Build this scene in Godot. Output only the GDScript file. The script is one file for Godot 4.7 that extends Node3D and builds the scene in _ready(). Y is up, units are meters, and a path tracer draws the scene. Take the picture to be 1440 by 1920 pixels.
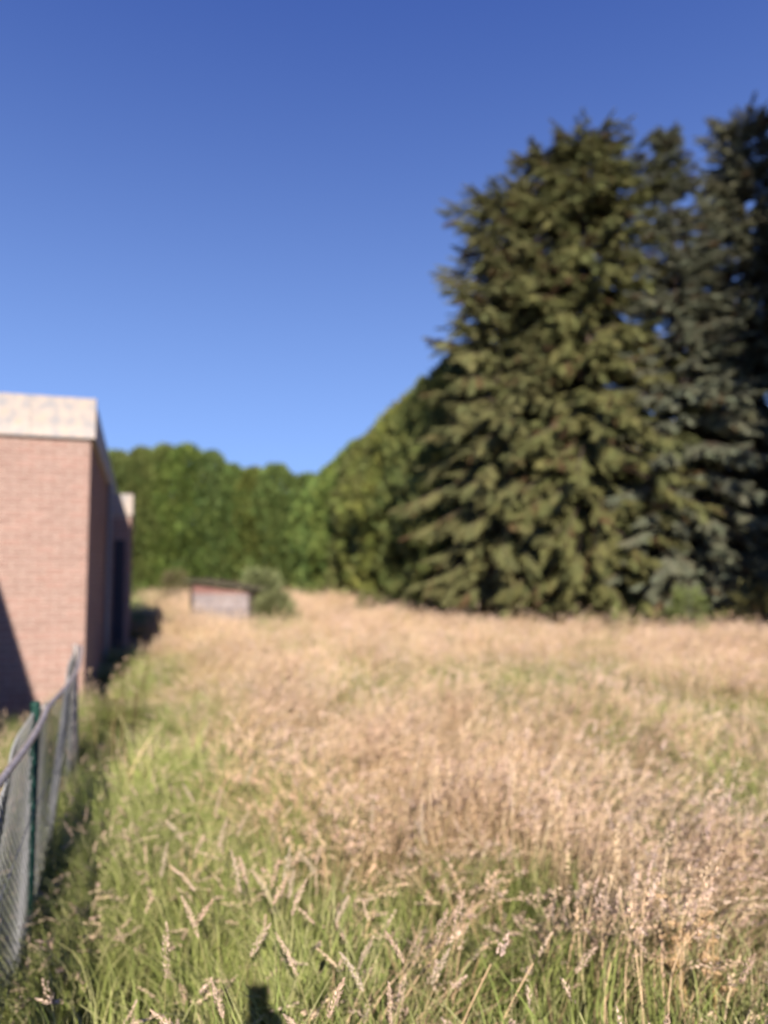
extends Node3D
# A meadow gone to seed between a flat-roofed brick building and tall conifers, low sun from behind.

const TH := 0.31067                 # the building's axis points 17.8 degrees to the left of the view
const CORNER := Vector3(-3.27, 0.0, -8.5)
var rng := RandomNumberGenerator.new()
var nz := FastNoiseLite.new()
var nz2 := FastNoiseLite.new()
var names := {}
var M := {}

# ------------------------------------------------------------------ helpers
func lin(r: float, g: float, b: float) -> Color:
	return Color(r, g, b).linear_to_srgb()

func R(a: float, b: float) -> float:
	return rng.randf_range(a, b)

func mat(key: String, c: Color, rough := 0.9, opts := {}) -> StandardMaterial3D:
	var m := StandardMaterial3D.new()
	m.albedo_color = c
	m.roughness = rough
	m.metallic_specular = opts.get("spec", 0.3)
	m.metallic = opts.get("metal", 0.0)
	if opts.get("vc", false):
		m.vertex_color_use_as_albedo = true
	if opts.has("back"):
		m.backlight_enabled = true
		m.backlight = opts.back
	if opts.has("tex"):
		m.albedo_texture = opts.tex
		m.uv1_triplanar = true
		m.uv1_world_triplanar = opts.get("world", true)
		m.uv1_scale = Vector3.ONE * opts.get("scale", 1.0)
	if opts.has("bump"):
		m.normal_enabled = true
		m.normal_texture = opts.bump
		m.normal_scale = opts.get("bump_scale", 1.0)
	m.cull_mode = BaseMaterial3D.CULL_DISABLED
	M[key] = m
	return m

func noise_tex(sd: int, freq: float, stops: Array, normal := false, size := 512, kind := FastNoiseLite.TYPE_SIMPLEX_SMOOTH) -> NoiseTexture2D:
	var n := FastNoiseLite.new()
	n.seed = sd
	n.frequency = freq
	n.noise_type = kind
	n.fractal_octaves = 5
	var t := NoiseTexture2D.new()
	t.width = size
	t.height = size
	t.seamless = true
	t.noise = n
	if normal:
		t.as_normal_map = true
		t.bump_strength = 4.0
	else:
		var g := Gradient.new()
		var off := PackedFloat32Array()
		var col := PackedColorArray()
		for s in stops:
			off.append(s[0])
			col.append(s[1])
		g.offsets = off
		g.colors = col
		t.color_ramp = g
	return t

func numbered(n: String) -> String:
	if not names.has(n):
		names[n] = 0
		return n
	names[n] += 1
	return "%s_%03d" % [n, names[n]]

func tag(o: Node, label: String, category: String, group := "", kind := "") -> Node:
	if label != "": o.set_meta("label", label)
	if category != "": o.set_meta("category", category)
	if group != "": o.set_meta("group", group)
	if kind != "": o.set_meta("kind", kind)
	return o

func thing(called: String, label: String, category: String, at := Vector3.ZERO, turn := 0.0, group := "") -> Node3D:
	var o := Node3D.new()
	o.name = numbered(called)
	add_child(o)
	o.position = at
	o.rotation.y = turn
	tag(o, label, category, group)
	return o

func part(called: String, mesh: Mesh, m: Material, parent: Node) -> MeshInstance3D:
	var o := MeshInstance3D.new()
	o.name = called if parent != self else numbered(called)
	o.mesh = mesh
	o.material_override = m
	parent.add_child(o, true)
	return o

func mb() -> SurfaceTool:
	var st := SurfaceTool.new()
	st.begin(Mesh.PRIMITIVE_TRIANGLES)
	st.set_smooth_group(-1)
	return st

func done(st: SurfaceTool) -> ArrayMesh:
	st.generate_normals()
	return st.commit()

func tri(st: SurfaceTool, a: Vector3, b: Vector3, c: Vector3) -> void:
	st.add_vertex(a)
	st.add_vertex(b)
	st.add_vertex(c)

func quad(st: SurfaceTool, a: Vector3, b: Vector3, c: Vector3, d: Vector3) -> void:
	tri(st, a, b, c)
	tri(st, a, c, d)

# box between two corners, with edges cut by ch
func box(st: SurfaceTool, lo: Vector3, hi: Vector3, ch := 0.0) -> void:
	if ch <= 0.0:
		var p := []
		for i in 8:
			p.append(Vector3(hi.x if i & 1 else lo.x, hi.y if i & 2 else lo.y, hi.z if i & 4 else lo.z))
		for f in [[0, 2, 3, 1], [4, 5, 7, 6], [0, 4, 6, 2], [1, 3, 7, 5], [2, 6, 7, 3], [0, 1, 5, 4]]:
			quad(st, p[f[0]], p[f[3]], p[f[2]], p[f[1]])
		return
	var x := [lo.x, lo.x + ch, hi.x - ch, hi.x]
	var y := [lo.y, lo.y + ch, hi.y - ch, hi.y]
	# front (+z) with four chamfers and four sides, flat back
	var zf := hi.z
	var zc := hi.z - ch
	var zb := lo.z
	var A := [Vector3(x[1], y[1], zf), Vector3(x[2], y[1], zf), Vector3(x[2], y[2], zf), Vector3(x[1], y[2], zf)]
	var B := [Vector3(x[0], y[0], zc), Vector3(x[3], y[0], zc), Vector3(x[3], y[3], zc), Vector3(x[0], y[3], zc)]
	var C := [Vector3(x[0], y[0], zb), Vector3(x[3], y[0], zb), Vector3(x[3], y[3], zb), Vector3(x[0], y[3], zb)]
	quad(st, A[0], A[3], A[2], A[1])
	for i in 4:
		var j := (i + 1) % 4
		quad(st, B[i], A[i], A[j], B[j])
		quad(st, C[i], B[i], B[j], C[j])

func box_mesh(lo: Vector3, hi: Vector3, ch := 0.0) -> ArrayMesh:
	var st := mb()
	box(st, lo, hi, ch)
	return done(st)

func tube(st: SurfaceTool, pts: Array, rad: Array, sides := 6, smooth := true) -> void:
	st.set_smooth_group(1 if smooth else -1)
	var rings := []
	for i in pts.size():
		var d: Vector3 = (pts[mini(i + 1, pts.size() - 1)] - pts[maxi(i - 1, 0)]).normalized()
		var up := Vector3.UP if absf(d.y) < 0.9 else Vector3.RIGHT
		var a := d.cross(up).normalized()
		var b := d.cross(a).normalized()
		var ring := []
		for k in sides:
			var t := TAU * k / sides
			ring.append(pts[i] + (a * cos(t) + b * sin(t)) * float(rad[i]))
		rings.append(ring)
	for i in pts.size() - 1:
		for k in sides:
			var j := (k + 1) % sides
			quad(st, rings[i][k], rings[i + 1][k], rings[i + 1][j], rings[i][j])
	st.set_smooth_group(-1)
	for k in range(1, sides - 1):
		tri(st, rings[0][0], rings[0][k], rings[0][k + 1])
		tri(st, rings[-1][0], rings[-1][k + 1], rings[-1][k])

func multi(called: String, mesh: Mesh, m: Material, xf: Array, cols: Array, parent: Node) -> MultiMeshInstance3D:
	var mm := MultiMesh.new()
	mm.transform_format = MultiMesh.TRANSFORM_3D
	mm.use_colors = true
	mm.mesh = mesh
	mm.instance_count = xf.size()
	for i in xf.size():
		mm.set_instance_transform(i, xf[i])
		mm.set_instance_color(i, cols[i])
	var o := MultiMeshInstance3D.new()
	o.name = called
	o.multimesh = mm
	o.material_override = m
	o.set_meta("kind", "stuff")
	parent.add_child(o, true)
	return o

func sm(a: float, b: float, v: float) -> float:
	return smoothstep(a, b, v)

# metres to the right of the line along the building's side wall
func across(x: float, d: float) -> float:
	return 0.952 * (x - CORNER.x) + 0.306 * (d + CORNER.z)

func along(x: float, d: float) -> float:   # metres past the front wall
	return -0.306 * (x - CORNER.x) + 0.952 * (d + CORNER.z)

func ground_y(x: float, d: float) -> float:
	return 0.05 * nz.get_noise_2d(x * 3.0, d * 3.0) * sm(1.0, 5.0, Vector2(x, d).length())

# ------------------------------------------------------------------ scene
func _ready() -> void:
	rng.seed = 7
	nz.seed = 3
	nz.frequency = 0.12
	nz2.seed = 11
	nz2.frequency = 0.45
	camera_and_light()
	materials()
	ground()
	brick_building()
	neighbour_building()
	fence()
	shed()
	conifers()
	shrubs()
	meadow()
	foreground_stems()
	photographer()

func camera_and_light() -> void:
	var cam := Camera3D.new()
	cam.name = "camera"
	cam.fov = 67.3
	cam.near = 0.05
	cam.far = 900.0
	var at := CameraAttributesPhysical.new()
	at.frustum_focal_length = 24.0
	at.frustum_focus_distance = 1.5
	at.exposure_aperture = 1.4
	cam.attributes = at
	add_child(cam)
	cam.fov = 67.3
	cam.near = 0.05
	cam.far = 900.0
	cam.position = Vector3(0, 1.6, 0)
	cam.rotation_degrees = Vector3(4.3, 0, 0)
	cam.current = true
	var env := Environment.new()
	env.background_mode = Environment.BG_SKY
	env.tonemap_mode = Environment.TONE_MAPPER_LINEAR
	env.tonemap_exposure = 1.6
	env.sdfgi_enabled = true
	env.ssao_enabled = true
	env.ssil_enabled = true
	var sky := ProceduralSkyMaterial.new()
	sky.sky_top_color = lin(0.013, 0.039, 0.209)
	sky.sky_horizon_color = lin(0.262, 0.445, 0.8625)
	sky.sky_curve = 0.25
	sky.ground_bottom_color = lin(0.08, 0.07, 0.04)
	sky.ground_horizon_color = lin(0.2, 0.2, 0.15)
	var s := Sky.new()
	s.sky_material = sky
	env.sky = s
	var we := WorldEnvironment.new()
	we.name = "world"
	we.environment = env
	add_child(we)
	var sun := DirectionalLight3D.new()
	sun.name = "sun"
	sun.light_energy = 1.6
	sun.light_color = lin(1.0, 0.89, 0.76)
	sun.light_angular_distance = 0.5
	sun.shadow_enabled = true
	add_child(sun)
	sun.rotation_degrees = Vector3(-27.2, 8.4, 0)

func materials() -> void:
	mat("ground", Color.WHITE, 1.0, {"tex": noise_tex(5, 0.02, [[0.2, lin(0.07, 0.055, 0.03)], [0.5, lin(0.12, 0.1, 0.045)], [0.8, lin(0.2, 0.15, 0.08)]]), "scale": 0.5})
	var bump := noise_tex(9, 0.05, [], true)
	for i in 6:
		var k: float = [1.0, 0.95, 1.04, 0.97, 1.02, 0.92][i]
		var w: float = [0.0, 0.006, -0.004, 0.008, -0.006, 0.0][i]
		var t := noise_tex(20 + i, 0.03, [[0.15, lin(0.29 * k, (0.185 + w) * k, (0.152 + w) * k)], [0.5, lin(0.355 * k, (0.235 + w) * k, (0.2 + w) * k)], [0.85, lin(0.42 * k, (0.29 + w) * k, (0.25 + w) * k)]], false, 256)
		mat("brick%d" % i, Color.WHITE, 0.92, {"tex": t, "scale": 2.3, "bump": bump, "bump_scale": 0.6})
	mat("mortar", Color.WHITE, 0.95, {"tex": noise_tex(31, 0.04, [[0.2, lin(0.46, 0.36, 0.31)], [0.8, lin(0.6, 0.49, 0.43)]], false, 256), "scale": 1.5})
	mat("fascia", Color.WHITE, 0.55, {"tex": noise_tex(33, 0.012, [[0.22, lin(0.3, 0.3, 0.31)], [0.42, lin(0.4, 0.35, 0.32)], [0.6, lin(0.45, 0.39, 0.35)], [0.85, lin(0.46, 0.36, 0.26)]], false, 512), "scale": 1.1})
	mat("roofing", lin(0.06, 0.06, 0.062), 0.95)
	mat("dark_blue", lin(0.045, 0.047, 0.062), 0.55)
	mat("zinc", lin(0.3, 0.31, 0.32), 0.5, {"metal": 0.4})
	mat("galvanised", Color.WHITE, 0.5, {"metal": 0.3, "tex": noise_tex(35, 0.03, [[0.2, lin(0.3, 0.27, 0.26)], [0.8, lin(0.55, 0.5, 0.48)]], false, 256), "scale": 3.0})
	mat("wire", lin(0.27, 0.28, 0.29), 0.6, {"metal": 0.3})
	mat("green_post", lin(0.014, 0.055, 0.045), 0.6)
	for i in 4:
		var k2: float = [1.0, 0.85, 1.12, 0.92][i]
		mat("board%d" % i, Color.WHITE, 0.9, {"tex": noise_tex(40 + i, 0.03, [[0.2, lin(0.22 * k2, 0.18 * k2, 0.18 * k2)], [0.55, lin(0.32 * k2, 0.28 * k2, 0.29 * k2)], [0.85, lin(0.44 * k2, 0.41 * k2, 0.42 * k2)]], false, 256), "scale": 1.4})
	mat("red_board", Color.WHITE, 0.9, {"tex": noise_tex(46, 0.03, [[0.2, lin(0.2, 0.1, 0.09)], [0.7, lin(0.32, 0.19, 0.17)]], false, 256), "scale": 1.4})
	mat("old_timber", lin(0.07, 0.055, 0.045), 0.95)
	mat("mossy_roof", Color.WHITE, 0.95, {"tex": noise_tex(48, 0.05, [[0.3, lin(0.06, 0.06, 0.045)], [0.7, lin(0.12, 0.13, 0.07)]], false, 256), "scale": 1.5})
	mat("bark", Color.WHITE, 0.95, {"tex": noise_tex(50, 0.04, [[0.2, lin(0.06, 0.045, 0.035)], [0.8, lin(0.16, 0.12, 0.1)]], false, 256), "scale": 1.5})
	mat("spruce", Color.WHITE, 0.75, {"vc": true, "spec": 0.25})
	mat("cypress", Color.WHITE, 0.75, {"vc": true, "spec": 0.25})
	mat("leaf", Color.WHITE, 0.7, {"vc": true, "spec": 0.3, "back": lin(0.25, 0.25, 0.12)})
	mat("grass", Color.WHITE, 0.7, {"vc": true, "spec": 0.25})
	mat("straw", Color.WHITE, 0.8, {"vc": true, "spec": 0.2})

func ground() -> void:
	var st := SurfaceTool.new()
	st.begin(Mesh.PRIMITIVE_TRIANGLES)
	st.set_smooth_group(0)
	var n := 110
	var c := []
	for i in n + 1:
		var s := 2.0 * i / n - 1.0
		c.append(signf(s) * (pow(absf(s), 3.2) * 320.0 + absf(s) * 12.0))
	for i in n:
		for j in n:
			var p := []
			for q in [[0, 0], [1, 0], [1, 1], [0, 1]]:
				var x: float = c[i + q[0]]
				var z: float = c[j + q[1]] - 12.0
				p.append(Vector3(x, ground_y(x, -z), z))
			quad(st, p[0], p[1], p[2], p[3])
	var g := part("ground", done(st), M.ground, self)
	tag(g, "", "", "", "structure")

# ------------------------------------------------------------------ buildings
func brick_meshes() -> Dictionary:
	var d := {}
	for l in [0.21, 0.1, 0.155, 0.05]:
		var st := mb()
		box(st, Vector3(-l, 0, -0.1), Vector3(0, 0.0655, 0), 0.004)
		d[l] = done(st)
	return d

# bricks of a rectangle on a wall's face, merged: x runs from x0 to x1, y from y0 to y1, face towards +z
func brick_field(x0: float, x1: float, y0: float, y1: float, depth := 0.1) -> Array:
	var sts := []
	for i in 6: sts.append(mb())
	var row := 0
	var y := y0
	while y + 0.066 <= y1 + 0.01:
		var x := x1
		var first := true
		while x > x0 + 0.02:
			var l := 0.21
			if first and row % 2 == 1: l = 0.1
			l = minf(l, x - x0)
			var pz := R(-0.0015, 0.0015)
			box(sts[rng.randi() % 6], Vector3(x - l, y, -depth), Vector3(x, y + 0.0655, pz), 0.004)
			x -= l + 0.011
			first = false
		y += 0.0775
		row += 1
	return sts

func brick_building() -> void:
	var b := thing("brick_building", "long flat-roofed brick building with a pale sheet-metal roof edge", "building", CORNER, TH)
	var W := 8.0
	var L := 14.0
	var H := 3.11
	# the wall core is the mortar, set back behind the brick faces
	var core := part("wall", box_mesh(Vector3(-W, -0.1, -L), Vector3(-0.012, H, -0.012)), M.mortar, b)
	tag(core, "pinkish brick front wall with pale mortar", "")
	var bm := brick_meshes()
	var row := 0
	var y := 0.0
	while y + 0.066 <= H:
		var x := 0.0
		var k := 0
		while x > -1.36:
			var l := 0.1 if (k == 0 and row % 2 == 1) else 0.21
			var o := part("brick", bm[l], M["brick%d" % (rng.randi() % 6)], core)
			o.position = Vector3(x, y, R(-0.0015, 0.0015))
			x -= l + 0.011
			k += 1
		# the rest of the course, out of view, is closed with a longer cut
		y += 0.0775
		row += 1
	var far := brick_field(-W, -1.5, 0.0, H)
	for i in 6:
		var o2 := part("brick_courses", done(far[i]), M["brick%d" % i], core)
		o2.set_meta("kind", "stuff")
	# side wall: field built along +z then turned to face +x
	var side := brick_field(-5.9 - 0.0, -0.111, 0.0, H, 0.03)
	for i in 6:
		var o3 := part("brick_courses", done(side[i]), M["brick%d" % i], core)
		o3.rotation.y = PI / 2
		o3.transform = Transform3D(Basis(Vector3(0, 0, 1), Vector3.UP, Vector3(1, 0, 0)), Vector3(0, 0, 0))
		o3.set_meta("kind", "stuff")
	var roof := part("roof", box_mesh(Vector3(-W - 0.02, H + 0.002, -L - 0.02), Vector3(-0.002, 3.47, -0.002)), M.roofing, b)
	# front roof edge: two sheets with a lap joint, each with a rolled top and a drip lip
	var fx := [-W - 0.03, -5.4, -2.75, -0.62, 0.045]
	for i in 4:
		var st := mb()
		sheet(st, fx[i], fx[i + 1] - (0.003 if i < 3 else 0.0), 0.0 if i % 2 == 0 else 0.003)
		part("fascia_sheet", done(st), M.fascia, roof)
	var sz := [-0.04, -3.0, -6.2, -9.5, -L - 0.02]
	for i in 4:
		var st2 := mb()
		sheet(st2, sz[i + 1] + 0.003, sz[i], 0.0 if i % 2 == 0 else 0.003)
		var o4 := part("fascia_sheet", done(st2), M.fascia, roof)
		o4.transform = Transform3D(Basis(Vector3(0, 0, 1), Vector3.UP, Vector3(1, 0, 0)), Vector3(0.005, 0, 0))
	# downpipe on the side wall
	var dp := mb()
	tube(dp, [Vector3(0.06, 3.05, -4.7), Vector3(0.06, 0.0, -4.7)], [0.04, 0.04], 10)
	part("downpipe", done(dp), M.zinc, b)
	# low annex that stands proud of the side wall
	var an := part("annex_wall", box_mesh(Vector3(-0.0, -0.1, -13.5), Vector3(0.388, 2.6, -5.912)), M.mortar, b)
	var af := brick_field(0.0, 0.4, 0.0, 2.58, 0.05)
	for i in 6:
		var o5 := part("brick_courses", done(af[i]), M["brick%d" % i], an)
		o5.position = Vector3(0, 0, -5.9)
		o5.set_meta("kind", "stuff")
	var as_ := brick_field(-13.5, -5.96, 0.0, 2.58, 0.03)
	for i in 6:
		var o6 := part("brick_courses", done(as_[i]), M["brick%d" % i], an)
		o6.transform = Transform3D(Basis(Vector3(0, 0, 1), Vector3.UP, Vector3(1, 0, 0)), Vector3(0.4, 0, 0))
		o6.set_meta("kind", "stuff")
	part("annex_roof_edge", box_mesh(Vector3(0.002, 2.6, -13.5), Vector3(0.43, 3.0, -5.87), 0.01), M.fascia, b)
	var dr := part("annex_panel", box_mesh(Vector3(0.12, 0.02, -5.9), Vector3(0.31, 2.15, -5.882), 0.006), M.dark_blue, b)  # narrow dark blue panel laid over part of the annex front
	tag(dr, "narrow dark blue panel on the annex front", "")

# a sheet-metal roof edge from x0 to x1, facing +z; slight ripples, a rolled top and a lip at the foot
func sheet(st: SurfaceTool, x0: float, x1: float, off: float) -> void:
	st.set_smooth_group(1)
	var prof := [[3.045, -0.01], [3.05, 0.045], [3.06, 0.05], [3.075, 0.04], [3.09, 0.03], [3.2, 0.026], [3.32, 0.028], [3.44, 0.026], [3.495, 0.03], [3.51, 0.02], [3.512, -0.03], [3.5, -0.25]]
	var n := maxi(6, int((x1 - x0) / 0.08))
	for i in n:
		for k in prof.size() - 1:
			var q := []
			for e in [[0, 0], [1, 0], [1, 1], [0, 1]]:
				var x := lerpf(x0, x1, float(i + e[0]) / n)
				var pr: Array = prof[k + e[1]]
				var wob := 0.006 * nz2.get_noise_2d(x * 5.0, pr[0] * 6.0 + off * 900.0)
				var sag := 0.008 * nz2.get_noise_2d(x * 1.6 + 40.0, 3.0 + off * 900.0)
				q.append(Vector3(x, pr[0] + sag, pr[1] + off + (wob if k > 2 and k < 8 else 0.0)))
			quad(st, q[0], q[3], q[2], q[1])

func neighbour_building() -> void:
	var b := thing("neighbour_building", "low flat-roofed brick outbuilding beyond the wire fence that shades the brick wall", "building", CORNER, TH)
	part("wall", box_mesh(Vector3(-7.5, -0.1, 2.9), Vector3(-1.56, 3.3, 17.0)), M.brick1, b)
	part("roof", box_mesh(Vector3(-7.55, 3.302, 2.85), Vector3(-1.52, 3.5, 17.05), 0.01), M.roofing, b)

func fence() -> void:
	var f := thing("wire_fence", "sagging chain-link fence with a pale top rail along the meadow", "fence", CORNER, TH)
	var X := 0.1
	var posts := [2.95, 5.3, 7.9, 10.5]
	var hs := [1.02, 0.98, 0.97, 0.95]
	for i in 4:
		var st := mb()
		tube(st, [Vector3(X + (0.03 if i == 0 else 0.0), -0.1, posts[i]), Vector3(X, hs[i] + 0.02, posts[i])], [0.02, 0.02], 8)
		var p := part("post", done(st), M.galvanised if i == 0 else M.green_post, f)
		var cp := mb()
		tube(cp, [Vector3(X, hs[i] + 0.018, posts[i]), Vector3(X, hs[i] + 0.034, posts[i])], [0.024, 0.018], 8)
		part("cap", done(cp), M.galvanised if i == 0 else M.green_post, p)
	# top rail sags between the posts
	for i in 3:
		var pts := []
		var rad := []
		for k in 13:
			var t := k / 12.0
			var sag: float = [0.11, 0.05, 0.04][i] * 4.0 * t * (1.0 - t)
			pts.append(Vector3(X + 0.03 + 0.02 * sin(t * 7.0 + i), lerpf(hs[i], hs[i + 1], t) - sag, lerpf(posts[i] - (0.12 if i == 0 else 0.0), posts[i + 1], t)))
			rad.append(0.014)
		var st2 := mb()
		tube(st2, pts, rad, 8)
		part("top_rail", done(st2), M.galvanised, f)
		# woven wire of the same bay
		var st3 := mb()
		var z0: float = posts[i]
		var z1: float = posts[i + 1]
		var cells := int((z1 - z0) / 0.05)
		for c in cells:
			for s in [-1, 1]:
				var prev := Vector3.ZERO
				for e in 11:
					var yy := e / 10.0
					var ph := fposmod(c + s * yy * 19.0, float(cells)) / cells
					var tz := ph
					var sag2: float = [0.11, 0.05, 0.04][i] * 4.0 * tz * (1.0 - tz)
					var top := lerpf(hs[i], hs[i + 1], tz) - sag2
					var q := Vector3(X + 0.004 * s + 0.05 * sin(ph * 9.0 + yy * 4.0) * (1.0 - absf(2.0 * ph - 1.0)), yy * top, lerpf(z0, z1, tz))
					if e > 0 and absf(q.z - prev.z) < 0.5:
						var dv := (q - prev).normalized()
						var a := dv.cross(Vector3.RIGHT).normalized() * 0.0026
						var bb := dv.cross(a).normalized() * 0.0026
						var c3 := [a, -0.5 * a + bb * 0.87, -0.5 * a - bb * 0.87]
						for k in 3:
							quad(st3, prev + c3[k], q + c3[k], q + c3[(k + 1) % 3], prev + c3[(k + 1) % 3])
					prev = q
		var wm := part("wire_mesh", done(st3), M.wire, f)
		wm.set_meta("kind", "stuff")
		for hgt in [0.12, 0.55]:
			var st4 := mb()
			tube(st4, [Vector3(X + 0.012, hgt, z0), Vector3(X + 0.02, hgt - 0.02, (z0 + z1) / 2), Vector3(X + 0.012, hgt, z1)], [0.0025, 0.0025, 0.0025], 5)
			part("tension_wire", done(st4), M.wire, f)

func shed() -> void:
	var s := thing("low_shed", "low weathered wooden shed with a sloping mossy roof in tall grass", "shed", Vector3(-4.82, 0, -19.2), -0.12)
	s.scale = Vector3(1.0, 0.95, 1.0)
	var W := 1.58
	var D := 1.5
	# boards of the front, each a piece; tops follow the roof slope
	var y := 0.1
	var k := 0
	while y < 1.28:
		var xr := W - 0.05 if y < 1.1 else lerpf(W - 0.05, 0.3, (y - 1.1) / 0.2)
		var m: Material = M.red_board if y > 1.02 else M["board%d" % (rng.randi() % 4)]
		var b := part("board", box_mesh(Vector3(0.08, 0, -0.022), Vector3(xr, 0.088, R(-0.002, 0.003)), 0.004), m, s)
		b.position = Vector3(0, y, 0)
		y += 0.096
		k += 1
	for side in [0, 1]:
		y = 0.1
		while y < (1.28 if side == 0 else 1.05):
			var o := part("board", box_mesh(Vector3(-D, 0, -0.022), Vector3(-0.06, 0.088, R(-0.002, 0.003)), 0.004), M["board%d" % (rng.randi() % 4)], s)
			o.transform = Transform3D(Basis(Vector3(0, 0, 1), Vector3.UP, Vector3(1 if side else -1, 0, 0)), Vector3(W - 0.01 if side else 0.01, y, 0))
			y += 0.096
	for p in [[0.0, 1.33, 0.0], [W - 0.08, 1.12, 0.0], [0.0, 1.33, -D], [W - 0.08, 1.12, -D]]:
		part("corner_post", box_mesh(Vector3(p[0], -0.1, p[2] - 0.07), Vector3(p[0] + 0.08, p[1], p[2] + 0.012), 0.005), M.old_timber, s)
	var rst := mb()
	box(rst, Vector3(-0.12, 0, -D - 0.15), Vector3(W + 0.14, 0.05, 0.16), 0.008)
	var rf := part("roof", done(rst), M.mossy_roof, s)
	rf.position = Vector3(0, 1.375, 0)
	rf.rotation.z = -0.13
	for i in 6:
		var bt := part("roof_batten", box_mesh(Vector3(-0.11, 0.05, 0), Vector3(W + 0.13, 0.066, 0.03), 0.003), M.old_timber, rf)
		bt.position.z = 0.1 - i * 0.32

# ------------------------------------------------------------------ conifers
func spruce_spray(long: float, weep: float) -> ArrayMesh:
	var st := mb()
	var stems := []
	for i in 15:
		if i == 0:
			stems.append([Vector3.ZERO, Vector3(0, -0.02 - weep * 0.3, -1).normalized(), long])
		else:
			var t := 0.1 + 0.85 * ((i - 1) / 2) / 7.0
			var s := -1.0 if i % 2 else 1.0
			stems.append([Vector3(0, -0.1 * weep * t, -t * long), Vector3(s * R(0.5, 0.85), R(-0.35, 0.1) - weep * R(0.3, 0.9), -0.8).normalized(), long * (1.0 - t * 0.75) * R(0.4, 0.6)])
	for s in stems:
		var p: Vector3 = s[0]
		var d: Vector3 = s[1]
		var l: float = s[2]
		var a := d.cross(Vector3.UP).normalized()
		var b := d.cross(a).normalized()
		var tone := R(0.78, 1.2)
		st.set_color(Color(tone * R(0.95, 1.08), tone, tone * R(0.85, 1.0)))
		for ax in [a, b]:
			var w: Vector3 = ax * 0.016
			quad(st, p + w, p + d * l * 0.6 + w, p + d * l, p - w)
		var n := int(l / 0.018)
		for i in n:
			var t2 := (i + R(0.0, 1.0)) / n
			var an := R(0, TAU)
			var o := (a * cos(an) + b * sin(an))
			var q := p + d * l * t2
			var tip := q + (o * 0.75 + d * 0.7) * R(0.026, 0.042)
			var wd := d.cross(o).normalized() * 0.006
			tri(st, q - wd, q + wd + d * 0.004, tip)
	return done(st)

func cypress_spray(long: float) -> ArrayMesh:
	var st := mb()
	for i in 11:
		var t := 0.0 if i == 0 else 0.08 + 0.8 * ((i - 1) / 2) / 5.0
		var s := -1.0 if i % 2 else 1.0
		var p := Vector3(0, 0.04 * sin(t * 4.0), -t * long)
		var d := Vector3(0, R(-0.1, 0.1), -1) if i == 0 else Vector3(s * R(0.6, 1.0), R(-0.45, 0.35), -R(0.6, 1.0))
		d = d.normalized()
		var l := long if i == 0 else long * (1.0 - t * 0.7) * R(0.4, 0.6)
		var tone := R(0.75, 1.25)
		st.set_color(Color(tone * R(0.92, 1.1), tone, tone * R(0.8, 1.0)))
		var a := d.cross(Vector3(R(-0.4, 0.4), 1, 0)).normalized()
		for k in 6:
			var u := k / 6.0
			var sd := -1.0 if k % 2 else 1.0
			var q := p + d * l * u
			var e := q + (d * 0.8 + a * sd * 0.7 + Vector3(0, R(-0.3, 0.3), 0)) * l * 0.34
			var w := d * 0.022
			tri(st, q - w, q + w + Vector3(0, 0.006, 0), e)
			tri(st, q + w, e + a * sd * 0.02, e)
		tri(st, p - a * 0.014, p + a * 0.014, p + d * l)
	return done(st)

func aim(pos: Vector3, dir: Vector3, roll: float, s: float) -> Transform3D:
	var d := dir.normalized()
	var up := Vector3.UP if absf(d.y) < 0.95 else Vector3.RIGHT
	var b := Basis.looking_at(d, up)
	b = b * Basis(Vector3(0, 0, 1), roll)
	return Transform3D(b.scaled(Vector3.ONE * s), pos)

var spruce_a: Array = []
var cyp_a: Array = []

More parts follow.
